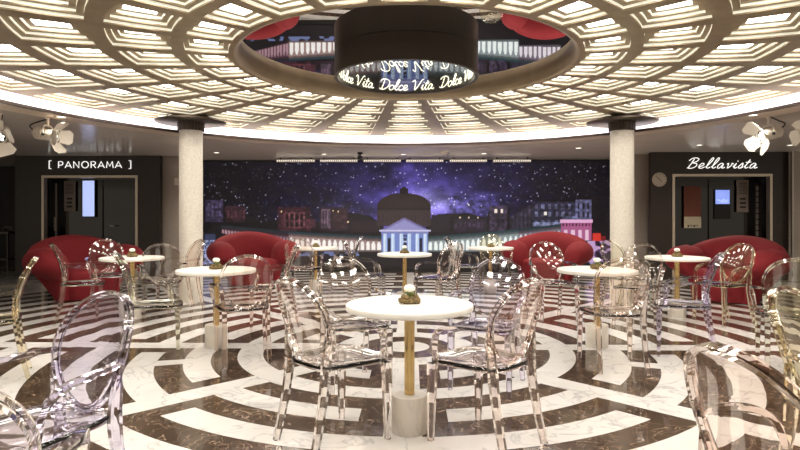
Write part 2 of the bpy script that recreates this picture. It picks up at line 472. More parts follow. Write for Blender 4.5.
# ------------------------------------------------------------------ columns
def column(xc, d, label):
    x, y = W(xc, d)
    root = empty('column', (x, y, 0)); tag(root, label, 'column', 'round stone columns')
    s = MB(); s.lathe([(0.172, 0.0), (0.168, 0.02), (0.168, 2.53)], 40); s.build('shaft', M['stone'], root)
    n = MB(); k = 48
    pr = []
    for i in range(k * 2):
        rr = 0.192 if i % 4 < 2 else 0.180
        a = pi * i / k; pr.append((rr * cos(a), rr * sin(a)))
    n.add([(p[0], p[1], 2.53) for p in pr] + [(p[0], p[1], 2.655) for p in pr],
          [(i, (i + 1) % (2 * k), 2 * k + (i + 1) % (2 * k), 2 * k + i) for i in range(2 * k)] + [tuple(reversed(range(2 * k)))])
    n.build('fluted_neck', M['bronze'], root, smooth=False)
    c = MB(); c.lathe([(0.0, 2.652), (0.49, 2.652), (0.505, 2.660), (0.505, 2.676), (0.49, 2.684), (0.36, 2.688), (0.34, 2.725), (0.0, 2.725)], 64)
    c.build('capital_disc', M['bronze'], root)
column((191 - 400) / F_PX * 8.4, 8.4, 'round cream stone column nearer the doorway signed PANORAMA')
column((622 - 400) / F_PX * 8.4, 8.4, 'round cream stone column nearer the doorway with the clock')

# ------------------------------------------------------------------ walls and doorways
YL, YR, YV = 11.77, 11.33, 12.75
def doorway(side, Y, x0, x1, f0, f1, ftop, nwin):
    a, b2 = P(x0, 200, Y).x, P(x1, 200, Y).x
    fa, fb, ft = P(f0, 200, Y).x, P(f1, 200, Y).x, P(f0, ftop, Y).z
    w = MB()
    w.box((a, Y, 0), (fa, Y + 0.12, Z_CEIL)); w.box((fb, Y, 0), (b2, Y + 0.12, Z_CEIL)); w.box((fa, Y, ft), (fb, Y + 0.12, Z_CEIL))
    struct(w.build('wall_' + side, M['brown_wall'], smooth=False))
    t = 0.05; m = MB()
    m.box((fa, Y - 0.02, 0), (fa + t, Y + 0.1, ft)); m.box((fb - t, Y - 0.02, 0), (fb, Y + 0.1, ft)); m.box((fa + t, Y - 0.02, ft - t), (fb - t, Y + 0.1, ft))
    struct(m.build('trim_%d' % nwin, M['champagne'], smooth=False))
    r = MB(); D = 0.42
    r.box((fa + t, Y + D, 0), (fb - t, Y + D + 0.05, ft)); 
    r.box((fa + t - 0.02, Y + 0.1, 0), (fa + t, Y + D, ft)); r.box((fb - t, Y + 0.1, 0), (fb - t + 0.02, Y + D, ft)); r.box((fa + t, Y + 0.1, ft - t), (fb - t, Y + D, ft))
    # rails of the dark glazed doors
    for q in (0.0, 0.5, 1.0):
        xx = fa + t + 0.06 + (fb - fa - 2 * t - 0.12) * q
        r.box((xx - 0.05, Y + D - 0.03, 0.02), (xx + 0.05, Y + D, ft - t - 0.02))
    r.box((fa + t, Y + D - 0.03, 0.02), (fb - t, Y + D, 0.2))
    struct(r.build('door_%d' % (1 if side == 'left' else 2), M['dark_glass'], smooth=False))
    return fa, fb, ft, Y + D
doorway('left', YL, 15, 160, 42, 138, 175.5, 3)
doorway('right', YR, 651, 793, 672, 772, 174, 4)

def plate(name, px0, py0, px1, py1, Y, material, label, cat, depth=0.03, back=None):
    p, q = P(px0, py1, Y), P(px1, py0, Y)
    root = empty(name, ((p.x + q.x) / 2, Y, 0))
    tag(root, label, cat)
    w, z0, z1 = (q.x - p.x) / 2, p.z, q.z
    m = MB(); m.box((-w, 0, z0), (w, depth, z1)); return root, m, w, z0, z1
YLD, YRD = YL + 0.36, YR + 0.36
# left doorway: grey leaf, notice, bright screen
r_, m, w, z0, z1 = plate('sliding_panel', 49, 183, 56.5, 262, YLD, None, 'narrow grey upright panel inside the doorway signed PANORAMA', 'panel')
m2 = MB(); m2.box((-w, 0, 0.0), (w, 0.03, z1)); m2.build('panel', M['grey_panel'], r_, bevel=0.004)
h_ = MB(); h_.box((w - 0.03, -0.03, 0.95), (w - 0.012, 0, 1.25)); h_.build('pull_handle', M['metal'], r_)
def notice(px0, py0, px1, py1, Y, label):
    r_, m, w, z0, z1 = plate('wall_notice', px0, py0, px1, py1, Y, None, label, 'notice')
    m.build('board', M['paper'], r_, bevel=0.003)
    t = MB(); H = z1 - z0
    for k in range(9):
        z = z1 - H * (0.06 + 0.045 * k); t.box((-w * 0.75, -0.004, z - H * 0.012), (w * 0.75, 0, z + H * 0.004))
    for k in range(3):
        z = z1 - H * (0.56 + 0.13 * k); t.box((-w * 0.5, -0.004, z - H * 0.06), (w * 0.5, 0, z))
    t.build('printed_lines', M['ink'], r_, smooth=False)
notice(64, 181, 75, 211, YLD, 'tall notice board beside the pale screen in the PANORAMA doorway')
r_, m, w, z0, z1 = plate('display_screen', 82, 180, 95, 217, YLD, None, 'tall pale blue lit screen inside the doorway signed PANORAMA', 'screen')
m.build('housing', M['black'], r_, bevel=0.004)
s = MB(); s.box((-w + 0.015, -0.004, z0 + 0.015), (w - 0.015, 0, z1 - 0.015)); s.build('display', M['screen_blue'], r_, smooth=False)
r_ = empty('door_pull', (P(113, 226, YLD).x, YLD, 0)); tag(r_, 'small bright metal door pull on the dark door below the pale screen', 'door handle')
h = MB(); zc = P(113, 226, YLD).z; h.sweep([(-0.06, 0.02, zc), (-0.05, -0.03, zc), (0.05, -0.03, zc), (0.06, 0.02, zc)], 0.012); h.build('grip', M['metal'], r_)
# right doorway
r_, m, w, z0, z1 = plate('picture_board', 684, 186, 701, 228, YRD, None, 'russet poster with cream lower band in the doorway by the clock', 'poster')
m.build('board', M['rust'], r_, bevel=0.003)
s = MB(); s.box((-w, -0.006, z0), (w, 0, z0 + (z1 - z0) * 0.27)); s.build('cream_band', M['cream'], r_, smooth=False)
s = MB()
for k in range(4): s.box((-w * 0.6 + k * w * 0.35, -0.010, z0 + 0.02 + 0.02 * (k % 2)), (-w * 0.4 + k * w * 0.35, -0.006, z0 + 0.06))
s.build('printed_marks', M['ink'], r_, smooth=False)
r_, m, w, z0, z1 = plate('wall_monitor', 714.5, 189, 730.5, 219, YRD, None, 'small blue lit monitor on a dark panel in the doorway by the clock', 'screen')
m.build('housing', M['black'], r_, bevel=0.004)
s = MB(); zs = z1 - (z1 - z0) * 0.5; s.box((-w + 0.02, -0.004, zs), (w - 0.02, 0, z1 - 0.02)); s.build('display', M['screen_pic'], r_, smooth=False)
s = MB()
pts = [(-w * 0.7 + w * 1.4 * i / 12, -0.007, zs + 0.07 + 0.03 * sin(i * 1.1)) for i in range(13)]
s.sweep(pts, 0.012, 0.003); s.build('display_glow', M['screen_blue'], r_)
notice(737, 180, 748.5, 212, YRD, 'tall notice board beside the blue monitor in the doorway by the clock')
r_, m, w, z0, z1 = plate('patterned_panel', 755, 183, 764.5, 262, YRD, None, 'tall narrow patterned glass panel in the doorway by the clock', 'panel')
m2 = MB(); m2.box((-w, 0, 0.0), (w, 0.03, z1)); m2.build('frame', M['black'], r_, bevel=0.004)
s = MB(); nrow = 16
for k in range(nrow):
    za, zb = 0.06 + (z1 - 0.1) * k / nrow, 0.06 + (z1 - 0.1) * (k + 0.82) / nrow
    off = 0.0 if k % 2 else 0.02
    s.box((-w + 0.015, -0.006, za), (-0.006 + off, 0, zb)); s.box((0.006 + off, -0.006, za), (w - 0.015, 0, zb))
s.build('glass_tile', M['grey_panel'], r_, smooth=False)

# pilasters next to the columns, outer beige wall and dark niche
def pil(name, px0, px1, Y, depth, material):
    a, b2 = P(px0, 200, Y).x, P(px1, 200, Y).x
    m = MB(); m.box((a, Y, 0), (b2, Y + depth, Z_CEIL)); return struct(m.build(name, material, bevel=0.006))
pil('wall_pilaster_left', 160, 181, 11.95, 0.75, M['beige_wall'])
pil('wall_pilaster_right', 631, 650, 11.75, 0.95, M['beige_wall'])
e = P(650, 200, 11.7).x
m = MB(); m.box((e - 0.03, 11.72, 0), (e, 11.75, Z_CEIL)); struct(m.build('trim_5', M['metal'], bevel=0.004))
e = P(160, 200, 11.9).x
m = MB(); m.box((e, 11.92, 0), (e + 0.03, 11.95, Z_CEIL)); struct(m.build('trim_6', M['metal'], bevel=0.004))
a = P(793, 200, 11.2).x
m = MB(); m.box((a, 11.2, 0), (a + 2.2, 11.5, Z_CEIL)); struct(m.build('wall_outer_right', M['beige_wall'], smooth=False))
m = MB(); m.box((a - 0.025, 11.18, 0), (a, 11.22, Z_CEIL)); struct(m.build('trim_7', M['metal'], smooth=False))
a = P(15, 200, YL).x
m = MB(); m.box((a - 7.5, 14.2, 0), (a + 0.3, 14.3, Z_CEIL)); m.box((a - 7.5, 2.0, 0), (a - 7.4, 14.2, Z_CEIL)); m.box((a - 0.06, YL + 0.12, 0), (a, 14.2, Z_CEIL)); struct(m.build('wall_niche', M['black'], smooth=False))
# wall behind the video wall
m = MB(); m.box((-6.2, YV + 0.12, 0), (6.2, YV + 0.3, Z_CEIL)); struct(m.build('wall_back', M['black'], smooth=False))

# dark side table with glasses in the niche
x = P(3, 240, 13.0).x
r_ = empty('side_table', (x, 13.0, 0)); tag(r_, 'dark side table in the niche beside the PANORAMA wall', 'side table')
m = MB(); m.box((-0.45, -0.22, 0.86), (0.28, 0.22, 0.90)); m.build('tabletop', M['steel_dark'], r_, bevel=0.006)
m = MB(); m.box((-0.43, -0.2, 0.25), (0.26, 0.2, 0.28)); m.build('shelf', M['steel_dark'], r_, bevel=0.004)
for sx in (-0.42, 0.25):
    for sy in (-0.19, 0.19):
        m = MB(); m.box((sx - 0.018, sy - 0.018, 0), (sx + 0.018, sy + 0.018, 0.86)); m.build('leg', M['steel_dark'], r_)
for i, (dx, lab) in enumerate(((-0.13, 'clear glass bowl on the dark side table, further from the wall corner'), (0.15, 'clear glass bowl on the dark side table, nearer the wall corner'))):
    m = MB(); m.lathe([(0.03, 0), (0.05, 0.005), (0.085, 0.06), (0.09, 0.12), (0.083, 0.12), (0.078, 0.062), (0.045, 0.012), (0.0, 0.012)], 24)
    o = m.build('glass_bowl', M['glass_clear']); o.location = (x + dx, 12.98, 0.901); tag(o, lab, 'bowl')

# signs
def wall_sign(text, font, pxa, pxb, pyb, Y, kz, rad, track, smooth, shear, label):
    _, w = strokes(text, font, track, smooth)
    xa, xb, zb = P(pxa, pyb, Y).x, P(pxb, pyb, Y).x, P(pxa, pyb, Y).z
    k = (xb - xa) / w; root = empty('wall_sign', (xa, Y, zb)); tag(root, label, 'sign'); x = 0
    for ch in text:
        st, _ = strokes(ch, font, 0, smooth, shear)
        if st:
            m = MB()
            for q in st: m.sweep([((x + a) * k, -0.016, b_ * kz) for a, b_, _ in q], rad, rad * 0.95, n=6, up=(0, 1, 0.01))
            m.build('letter', M['letter'], root)
        x += font[ch][0] + track
    return root
def sign_panorama():
    wall_sign('[ PANORAMA ]', SANS, 48.8, 132, 168, YL, 0.135, 0.0098, 0.16, False, 0, 'white lit letters reading PANORAMA between brackets above the doorway')
def sign_bellavista():
    wall_sign('Bellavista', SCRIPT, 686, 756, 168.4, YR, 0.108, 0.0088, 0.12, True, 0.3, 'white lit script sign reading Bellavista above the doorway')
sign_panorama(); sign_bellavista()

def clock():
    c = P(658.8, 179.6, YR)
    r_ = empty('wall_clock', c); tag(r_, 'round cream wall clock on the dark wall beside the script sign', 'clock')
    R = Matrix.Rotation(pi / 2, 3, 'X')
    def lat(prof, n, material, name):
        m = MB(); m.lathe(prof, n); m.v = [tuple(R @ Vector(v)) for v in m.v]; return m.build(name, material, r_)
    lat([(0.135, 0.0), (0.142, 0.02), (0.142, 0.03), (0.128, 0.034), (0.128, 0.026)], 40, M['champagne'], 'rim')
    lat([(0.0, 0.02), (0.13, 0.02), (0.13, 0.027), (0.0, 0.027)], 40, M['clock_face'], 'face')
    m = MB()
    for k in range(12):
        a = k * pi / 6; m.box((-0.003, -0.030, 0.105), (0.003, -0.027, 0.122), rot=Matrix.Rotation(a, 3, 'Y'), about=(0, -0.028, 0))
    m.build('hour_marks', M['ink'], r_, smooth=False)
    for nm, L, a in (('hour_hand', 0.065, 2.25), ('minute_hand', 0.1, -0.85)):
        m = MB(); m.box((-0.004, -0.035, -0.012), (0.004, -0.031, L), rot=Matrix.Rotation(a, 3, 'Y'), about=(0, -0.033, 0)); m.build(nm, M['ink'], r_, smooth=False)
clock()
c = P(176.5, 181.5, 11.9); m = MB(); m.box((c.x - 0.05, 11.90, c.z - 0.075), (c.x + 0.05, 11.948, c.z + 0.075)); m.box((c.x - 0.02, 11.89, c.z - 0.03), (c.x + 0.02, 11.90, c.z + 0.03))
tag(m.build('wall_box', M['spot_white'], bevel=0.004), 'small white wall box on the beige pilaster behind the column', 'wall control')

# ------------------------------------------------------------------ video wall
def video_wall():
    x0, x1 = P(180, 200, YV).x, P(632, 200, YV).x
    z1, z0 = 2.505, 0.10
    NX, NZ = 800, 196
    px = np.linspace(180, 632, NX)[None, :].repeat(NZ, 0)
    zz = np.linspace(z0, z1, NZ)
    py = (Y_HOR - (zz - CAM_H) * F_PX / YV)[:, None].repeat(NX, 1)
    rng = np.random.default_rng(3)
    def vnoise(sx, sy, seed):
        r = np.random.default_rng(seed); gx, gy = int(460 / sx) + 3, int(120 / sy) + 3
        g = r.random((gy, gx)); u = (px - 178) / sx; v = (py - 155) / sy
        i, j = np.floor(u).astype(int), np.floor(v).astype(int); fu, fv = u - i, v - j
        fu, fv = fu * fu * (3 - 2 * fu), fv * fv * (3 - 2 * fv)
        i, j = np.clip(i, 0, gx - 2), np.clip(j, 0, gy - 2)
        return (g[j, i] * (1 - fu) + g[j, i + 1] * fu) * (1 - fv) + (g[j + 1, i] * (1 - fu) + g[j + 1, i + 1] * fu) * fv
    img = np.zeros((NZ, NX, 3))
    C = lambda *c: np.array(c) / 255.0
    # sky
    n = 0.5 * vnoise(26, 14, 1) + 0.3 * vnoise(11, 7, 2) + 0.2 * vnoise(5, 3.5, 4)
    glow = np.exp(-((px - 420) / 105) ** 2) * (0.35 + 0.65 * np.clip((py - 150) / 50, 0, 1.2))
    band = np.exp(-(((px - 440) - (py - 200) * 1.3) / 55) ** 2)
    g = np.clip(glow * (0.30 + 1.5 * n ** 1.5) * 0.85 + band * n * 0.3, 0, 1.15)
    img[:] = C(7, 6, 13)
    img += g[..., None] * C(74, 63, 142)
    hot = np.clip(np.exp(-((px - 428) / 20) ** 2 - ((py - 200) / 11) ** 2) + 0.6 * np.exp(-((px - 452) / 38) ** 2 - ((py - 206) / 9) ** 2), 0, 1) * (0.3 + n)
    img += hot[..., None] * C(95, 95, 110)
    # stars
    for k in range(3200):
        sx, sy = rng.uniform(182, 630), rng.uniform(158, 232)
        i, j = int((sx - 180) / 452 * (NX - 1)), int((Y_HOR - sy) * YV / F_PX * (NZ - 1) / (z1 - z0) + (CAM_H - z0) / (z1 - z0) * (NZ - 1))
        if 0 <= i < NX - 1 and 0 <= j < NZ - 1:
            br = rng.random() ** 3.5 * 0.95 + 0.12
            big = br > 0.8
            col = C(225, 225, 240) * br * .8
            img[j, i] += col
            if big: img[j, i + 1] += col * .8; img[j + 1, i] += col * .8; img[j + 1, i + 1] += col * .6
    def poly(pts, col, a=1.0):
        pts = np.array(pts, float); inside = np.zeros(px.shape, bool); k = len(pts)
        for i in range(k):
            (xa, ya), (xb, yb) = pts[i], pts[(i + 1) % k]
            if ya == yb: continue
            cnd = ((ya > py) != (yb > py)) & (px < (xb - xa) * (py - ya) / (yb - ya) + xa)
            inside ^= cnd
        img[inside] = img[inside] * (1 - a) + np.array(col) * a
        return inside
    rect = lambda xa, ya, xb, yb, col, a=1.0: poly([(xa, ya), (xb, ya), (xb, yb), (xa, yb)], col, a)
    # skyline silhouettes
    poly([(180, 199), (212, 199), (226, 205), (246, 214), (262, 222), (282, 220), (320, 222), (350, 212), (372, 216), (384, 224), (400, 260), (180, 260)], C(17, 13, 18))
    poly([(428, 222), (440, 214), (470, 213), (488, 218), (492, 206), (508, 206), (512, 218), (532, 204), (548, 199), (575, 199), (592, 196), (632, 196), (632, 260), (428, 260)], C(16, 13, 19))
    # buildings behind, at the left
    rect(206, 200, 224, 222, C(58, 48, 70)); rect(226, 206, 246, 222, C(62, 36, 42), .8)
    for k in range(4):
        for q in range(2): rect(208 + k * 4, 203 + q * 8, 210 + k * 4, 208 + q * 8, C(96, 84, 112), .8)
    for k in range(5): rect(228 + k * 4, 210, 230 + k * 4, 218, C(95, 52, 56), .7)
    rect(279, 207, 312, 231, C(62, 34, 40)); rect(285, 212, 306, 228, C(98, 54, 58), .9); rect(306, 219, 317, 228, C(92, 50, 58), .8)
    for k in range(4):
        rect(287 + k * 5, 214, 289.5 + k * 5, 220, C(26, 15, 20)); rect(287 + k * 5, 222, 289.5 + k * 5, 227, C(34, 18, 22))
        rect(290 + k * 5, 213, 291.2 + k * 5, 227, C(150, 96, 96), .6)
    rect(321, 207, 350, 231, C(48, 32, 40)); rect(323, 209, 332, 228, C(130, 108, 120), .7); rect(334, 211, 348, 228, C(66, 42, 46))
    for k in range(3): rect(324 + k * 3, 211, 325.5 + k * 3, 226, C(60, 40, 52), .8)
    for sx, sy in ((282, 211), (334, 210), (339, 211), (349, 221)): rect(sx, sy, sx + 1.5, sy + 1.5, C(255, 220, 170))
    rect(352, 221, 382, 232, C(38, 27, 32))
    # right of the dome
    rect(434, 215, 452, 232, C(36, 27, 36)); rect(455, 219, 488, 232, C(42, 32, 46))
    for k in range(7): rect(457 + k * 4.4, 222, 459 + k * 4.4, 227, C(78, 62, 84), .7)
    for k in range(3): rect(461 + k * 9, 217, 462.3 + k * 9, 218.6, C(250, 220, 190))
    rect(491, 206, 508.5, 231, C(68, 56, 74))
    for k in range(3):
        for q in range(3): rect(494 + k * 4.6, 214.5 + q * 5, 496 + k * 4.6, 217.5 + q * 5, C(30, 24, 34))
    rect(496, 209, 498.5, 213, C(255, 236, 220)); rect(502, 209, 504.5, 213, C(255, 236, 220))
    poly([(512, 217), (534, 203), (534, 229), (512, 231)], C(50, 44, 58))
    for k in range(5): rect(514 + k * 4, 216 - k * 1.6, 515.4 + k * 4, 229 - k * .3, C(96, 86, 100), .5)
    rect(534, 202, 576, 229, C(48, 46, 64)); rect(576, 200, 592, 222, C(104, 104, 134))
    for k in range(6):
        for q in range(3): rect(536 + k * 6.6, 204 + q * 8, 539 + k * 6.6, 209 + q * 8, C(112, 112, 136) if (k + q) % 2 else C(88, 84, 104))
    for k in range(3):
        for q in range(2): rect(578.5 + k * 4.6, 203 + q * 9, 580.5 + k * 4.6, 209 + q * 9, C(40, 36, 52))
    rect(534, 222, 562, 226, C(150, 160, 190), .7); rect(563, 216, 576, 220, C(130, 140, 170), .6); rect(545, 212, 548, 215, C(250, 240, 230))
    rect(592, 196, 632, 240, C(24, 19, 24)); rect(606, 208, 628, 230, C(36, 27, 32))
    # dome
    th = np.linspace(0, pi, 40)
    rect(379, 207, 432.5, 226, C(58, 45, 44))
    poly([(405.7 + 27 * cos(t), 208 - 15 * sin(t) ** 0.85) for t in th], C(46, 35, 35))
    poly([(379, 226), (379, 213), (432.5, 213), (432.5, 226)], C(62, 48, 50), .6)
    for k in range(13): rect(380 + k * 4.1, 214, 380.9 + k * 4.1, 223, C(32, 24, 28), .8)
    rect(401.5, 188.5, 410, 194.5, C(30, 24, 28)); rect(404, 186.5, 407.5, 189, C(36, 30, 34))
    poly([(379, 208), (432.5, 208), (432.5, 210), (379, 210)], C(24, 19, 22))
    tex = 0.42 + 0.75 * vnoise(3.2, 2.6, 31) + 0.35 * vnoise(1.4, 1.6, 33)
    low = (py > 196) & (py < 236) & (img.max(-1) > .07) & (img.max(-1) < .7) & ((px < 352) | (px > 450))
    img[low] *= (tex[..., None] * np.array([.92, .92, .98]))[low]
    # curved colonnade
    def arcade(xa, xb, top, bot, n, wall, gap, roof):
        m = (px >= xa) & (px <= xb); t = top(px); b_ = bot(px)
        img[m & (py >= t - 3.4) & (py < t - 1.0)] = roof
        img[m & (py >= t - 1.0) & (py < t + 1.2)] = wall * 0.62
        body = m & (py >= t + 1.2) & (py < b_)
        img[body] = wall
        per = (xb - xa) / n; ph = ((px - xa) / per) % 1.0; hh = (py - t) / (b_ - t)
        img[body & (np.abs(ph - .5) < .33) & (hh > .16 + .25 * (np.abs(ph - .5) / .33) ** 2) & (hh < .9)] = gap
        img[body & (hh > .9)] = wall * .7
    L_top = lambda x: 228.5 + (x - 222) / 161 * 11.5 + 1.3 * np.sin((x - 222) / 161 * pi)
    R_top = lambda x: 240 - (x - 430) / 130 * 12.5 + 1.2 * np.sin((x - 430) / 130 * pi)
    arcade(222, 290, L_top, lambda x: L_top(x) + 5 + (x - 222) * .17, 22, C(84, 56, 68), C(176, 138, 146), C(30, 40, 48))
    arcade(290, 383.5, L_top, lambda x: 251.5 + 0 * x, 17, C(158, 130, 126), C(255, 250, 244), C(36, 58, 66))
    arcade(429.5, 520, R_top, lambda x: 251.5 + 0 * x, 17, C(140, 150, 152), C(248, 254, 250), C(38, 66, 70))
    arcade(520, 562, R_top, lambda x: 246 + 0 * x, 9, C(120, 108, 122), C(236, 228, 232), C(34, 52, 58))
    # pale pink palace
    rect(562, 219.5, 592, 240, C(172, 92, 138)); rect(561, 219.5, 593, 222.5, C(232, 176, 214))
    for k in range(9): rect(563.5 + k * 3.2, 223.5, 565 + k * 3.2, 226, C(70, 26, 54))
    for k in range(4): rect(565 + k * 7, 230, 568.5 + k * 7, 240, C(244, 208, 226), .9)
    rect(593, 233, 601, 241, C(214, 56, 44)); rect(601, 236, 606, 243, C(120, 32, 34))
    # temple front
    rect(383.5, 231, 430, 252, C(118, 136, 200))
    poly([(381, 231), (406, 217.5), (432.5, 231)], C(120, 108, 160)); poly([(387, 229.6), (406, 219.8), (426.5, 229.6)], C(148, 146, 198))
    rect(381, 229.6, 432.5, 231.6, C(206, 202, 236)); rect(383, 231.6, 430.5, 233.6, C(128, 130, 186))
    for k in range(6):
        xx = 385.2 + k * 8.05
        rect(xx, 233.6, xx + 3.3, 252, C(196, 216, 244)); rect(xx + 0.4, 233.6, xx + 1.4, 252, C(226, 238, 255))
    for xx in (389.6, 405.2, 421.2): rect(xx, 238, xx + 3, 252, C(26, 27, 48)); 
    rect(404.6, 241, 408.8, 242.2, C(188, 200, 230)); rect(404.6, 235, 408.8, 237, C(60, 70, 120))
    # ground of the square
    img[py >= 252] = C(24, 17, 22)
    gl = vnoise(5, 2.5, 9)
    m = (py >= 249) & (py < 264); lim = ((px < 232) | (px > 586))
    img[m & lim & (gl > .52)] = C(150, 146, 190)
    rect(205, 234, 216, 252, C(70, 80, 120), .7)
    spark = (rng.random(px.shape) > .80) & (py > 240) & (py < 266) & ((px < 222) & (px > 203))
    img[spark] = C(206, 214, 255)
    m = (py >= 241) & (py < 262) & (px > 588) & (px < 612)
    img[m] = C(98, 66, 104); img[m & (gl > .5)] = C(196, 160, 206); img[m & (gl < .28)] = C(34, 24, 40)
    ln = (px > 250) & (px < 380) & (py > 251.5) & (py < 256); img[ln & (gl > .55)] = C(110, 120, 165)
    img = np.clip(img, 0, 1)
    img = img * (0.93 + 0.07 * vnoise(1.2, 1.2, 21))[..., None]
    lin = np.where(img <= .04045, img / 12.92, ((img + .055) / 1.055) ** 2.4)
    # mesh
    X = np.linspace(x0, x1, NX)[None, :].repeat(NZ, 0); Z = zz[:, None].repeat(NX, 1)
    co = np.stack([X, np.full_like(X, YV), Z], -1).reshape(-1, 3)
    idx = np.arange(NX * NZ).reshape(NZ, NX)
    fc = np.stack([idx[:-1, :-1], idx[:-1, 1:], idx[1:, 1:], idx[1:, :-1]], -1).reshape(-1, 4)
    me = bpy.data.meshes.new('screen_picture'); me.vertices.add(len(co)); me.vertices.foreach_set('co', co.ravel())
    me.loops.add(fc.size); me.loops.foreach_set('vertex_index', fc.ravel().astype(np.int32))
    me.polygons.add(len(fc)); me.polygons.foreach_set('loop_start', np.arange(0, fc.size, 4, dtype=np.int32)); 
    me.update(calc_edges=True); me.validate()
    at = me.color_attributes.new('picture', 'FLOAT_COLOR', 'POINT')
    at.data.foreach_set('color', np.concatenate([lin.reshape(-1, 3), np.ones((NX * NZ, 1))], 1).astype(np.float32).ravel())
    m, nt, b = new_mat('led_screen_picture')
    an = nt.nodes.new('ShaderNodeAttribute'); an.attribute_name = 'picture'
    b.inputs['Base Color'].default_value = (0.006, 0.006, 0.007, 1); b.inputs['Roughness'].default_value = 0.4
    nt.links.new(an.outputs['Color'], b.inputs['Emission Color']); b.inputs['Emission Strength'].default_value = EG
    me.materials.append(m)
    root = empty('video_wall', (0, 0, 0)); tag(root, 'wide video wall showing a starry night sky over a domed church and square', 'video wall')
    o = bpy.data.objects.new('screen_picture', me); COL.objects.link(o); o.parent = root
    c = MB(); c.box((x0, YV + 0.004, 0.0), (x1, YV + 0.11, 2.53)); c.build('cabinet', M['black'], root, smooth=False)
    c = MB(); c.box((x0, YV - 0.03, 0.0), (x1, YV + 0.004, z0)); c.build('plinth', M['black'], root, smooth=False)
video_wall()

# linear wall washers along the top of the screen
def washers():
    spans = [(276.6, 315), (320, 357.6), (363.6, 401), (406, 443.5), (449.5, 487), (493, 531)]
    labs = ['slim LED batten light above the screen, nearest the PANORAMA side', 'slim LED batten light above the screen, second from the PANORAMA side',
            'slim LED batten light above the dome, on its PANORAMA side', 'slim LED batten light above the dome, on its Bellavista side',
            'slim LED batten light above the screen, second from the Bellavista side', 'slim LED batten light above the screen, nearest the Bellavista side']
    Y = 12.3
    for (a, b2), lab in zip(spans, labs):
        p, q = P(a, 160.8, Y), P(b2, 160.8, Y); w = (q.x - p.x) / 2
        r_ = empty('ceiling_batten_light', ((p.x + q.x) / 2, Y, 0)); tag(r_, lab, 'LED batten', 'LED battens above the screen')
        m = MB(); m.box((-w, -0.02, p.z - 0.032), (w, 0.04, p.z + 0.032)); m.build('housing', M['champagne'], r_, bevel=0.004)
        m = MB(); n = 18
        for i in range(n):
            x = -w + 2 * w * (i + .5) / n; m.box((x - w / n * .5, -0.026, p.z - 0.016), (x + w / n * .5, -0.02, p.z + 0.016))
        m.build('lens_strip', M['led_dot'], r_, smooth=False)
        for sx in (-w * .8, w * .8):
            m = MB(); m.box((sx - .012, 0, p.z + .032), (sx + .012, .02, Z_CEIL)); m.build('bracket', M['black'], r_)
washers()

# recessed downlights
def beam(x, y, e=70):
    L = bpy.data.lights.new('downlight_and_fill_beam', 'SPOT'); L.energy = e; L.color = (1, .90, .78); L.spot_size = radians(125); L.spot_blend = .8; L.shadow_soft_size = .05
    o = bpy.data.objects.new('downlight_and_fill_beam', L); COL.objects.link(o); o.location = (x, y, Z_CEIL - .02)
def downlights():
    pts = [(61.5, 116.8, 'beside the cove over the PANORAMA spotlights'), (753, 115, 'beside the cove over the Bellavista spotlights'), (790.5, 145, 'close to the outer beige wall by the spotlights'),
           (216.6, 152.6, 'in front of the screen near the PANORAMA side column'), (324, 154, 'above the screen by the second batten'), (403.5, 154.3, 'straight above the dome on the screen'),
           (484, 153.5, 'above the screen by the fifth batten'), (578.5, 148, 'in front of the screen near the Bellavista side column'), (699.5, 145, 'over the script sign doorway')]
    for px, py, lab in pts:
        d = (Z_CEIL - CAM_H) * F_PX / (Y_HOR - py); x, y = W((px - 400) / F_PX * d, d)
        r_ = empty('downlight', (x, y, Z_CEIL)); tag(r_, 'small recessed ceiling downlight ' + lab, 'downlight', 'recessed downlights')
        m = MB(); m.lathe([(0.045, -0.002), (0.062, -0.006), (0.062, 0.0), (0.045, 0.0)], 24, closed=True); m.build('ring', M['spot_white'], r_)
        m = MB(); m.lathe([(0.0, -0.003), (0.045, -0.003), (0.045, 0.0)], 24); m.build('lens', M['lamp'], r_)
    for px, py, lab in pts:
        d = (Z_CEIL - CAM_H) * F_PX / (Y_HOR - py); x, y = W((px - 400) / F_PX * d, d); beam(x, y, 22 if 'spotlights' in lab else 70)
    for ang in (100, 130, 160, 200, 230, 260):      # unseen beams without fixtures, added round the viewer as fill for the outer room
        beam(CX + 5.6 * sin(radians(ang)), CY + 5.6 * cos(radians(ang)))
    d = 11.2; x, y = W((444 - 400) / F_PX * d, d)
    m = MB(); m.lathe([(0.0, -0.045), (0.06, -0.04), (0.085, -0.015), (0.09, 0.0)], 28); o = m.build('smoke_detector', M['spot_white']); o.location = (x, y, Z_CEIL)
    tag(o, 'round smoke detector on the ceiling in front of the screen', 'smoke detector')
    d = 11.3; x, y = W((360 - 400) / F_PX * d, d)
    r_ = empty('ceiling_camera', (x, y, Z_CEIL)); tag(r_, 'small black camera hanging from the ceiling in front of the screen', 'security camera')
    m = MB(); m.lathe([(0.05, 0.0), (0.05, -0.03), (0.014, -0.035), (0.014, -0.07)], 20); m.build('mount', M['black'], r_)
    m = MB(); m.ball((0, 0, -0.1), (0.05, 0.05, 0.045), 16, 10); m.build('dome', M['dark_glass'], r_)
downlights()

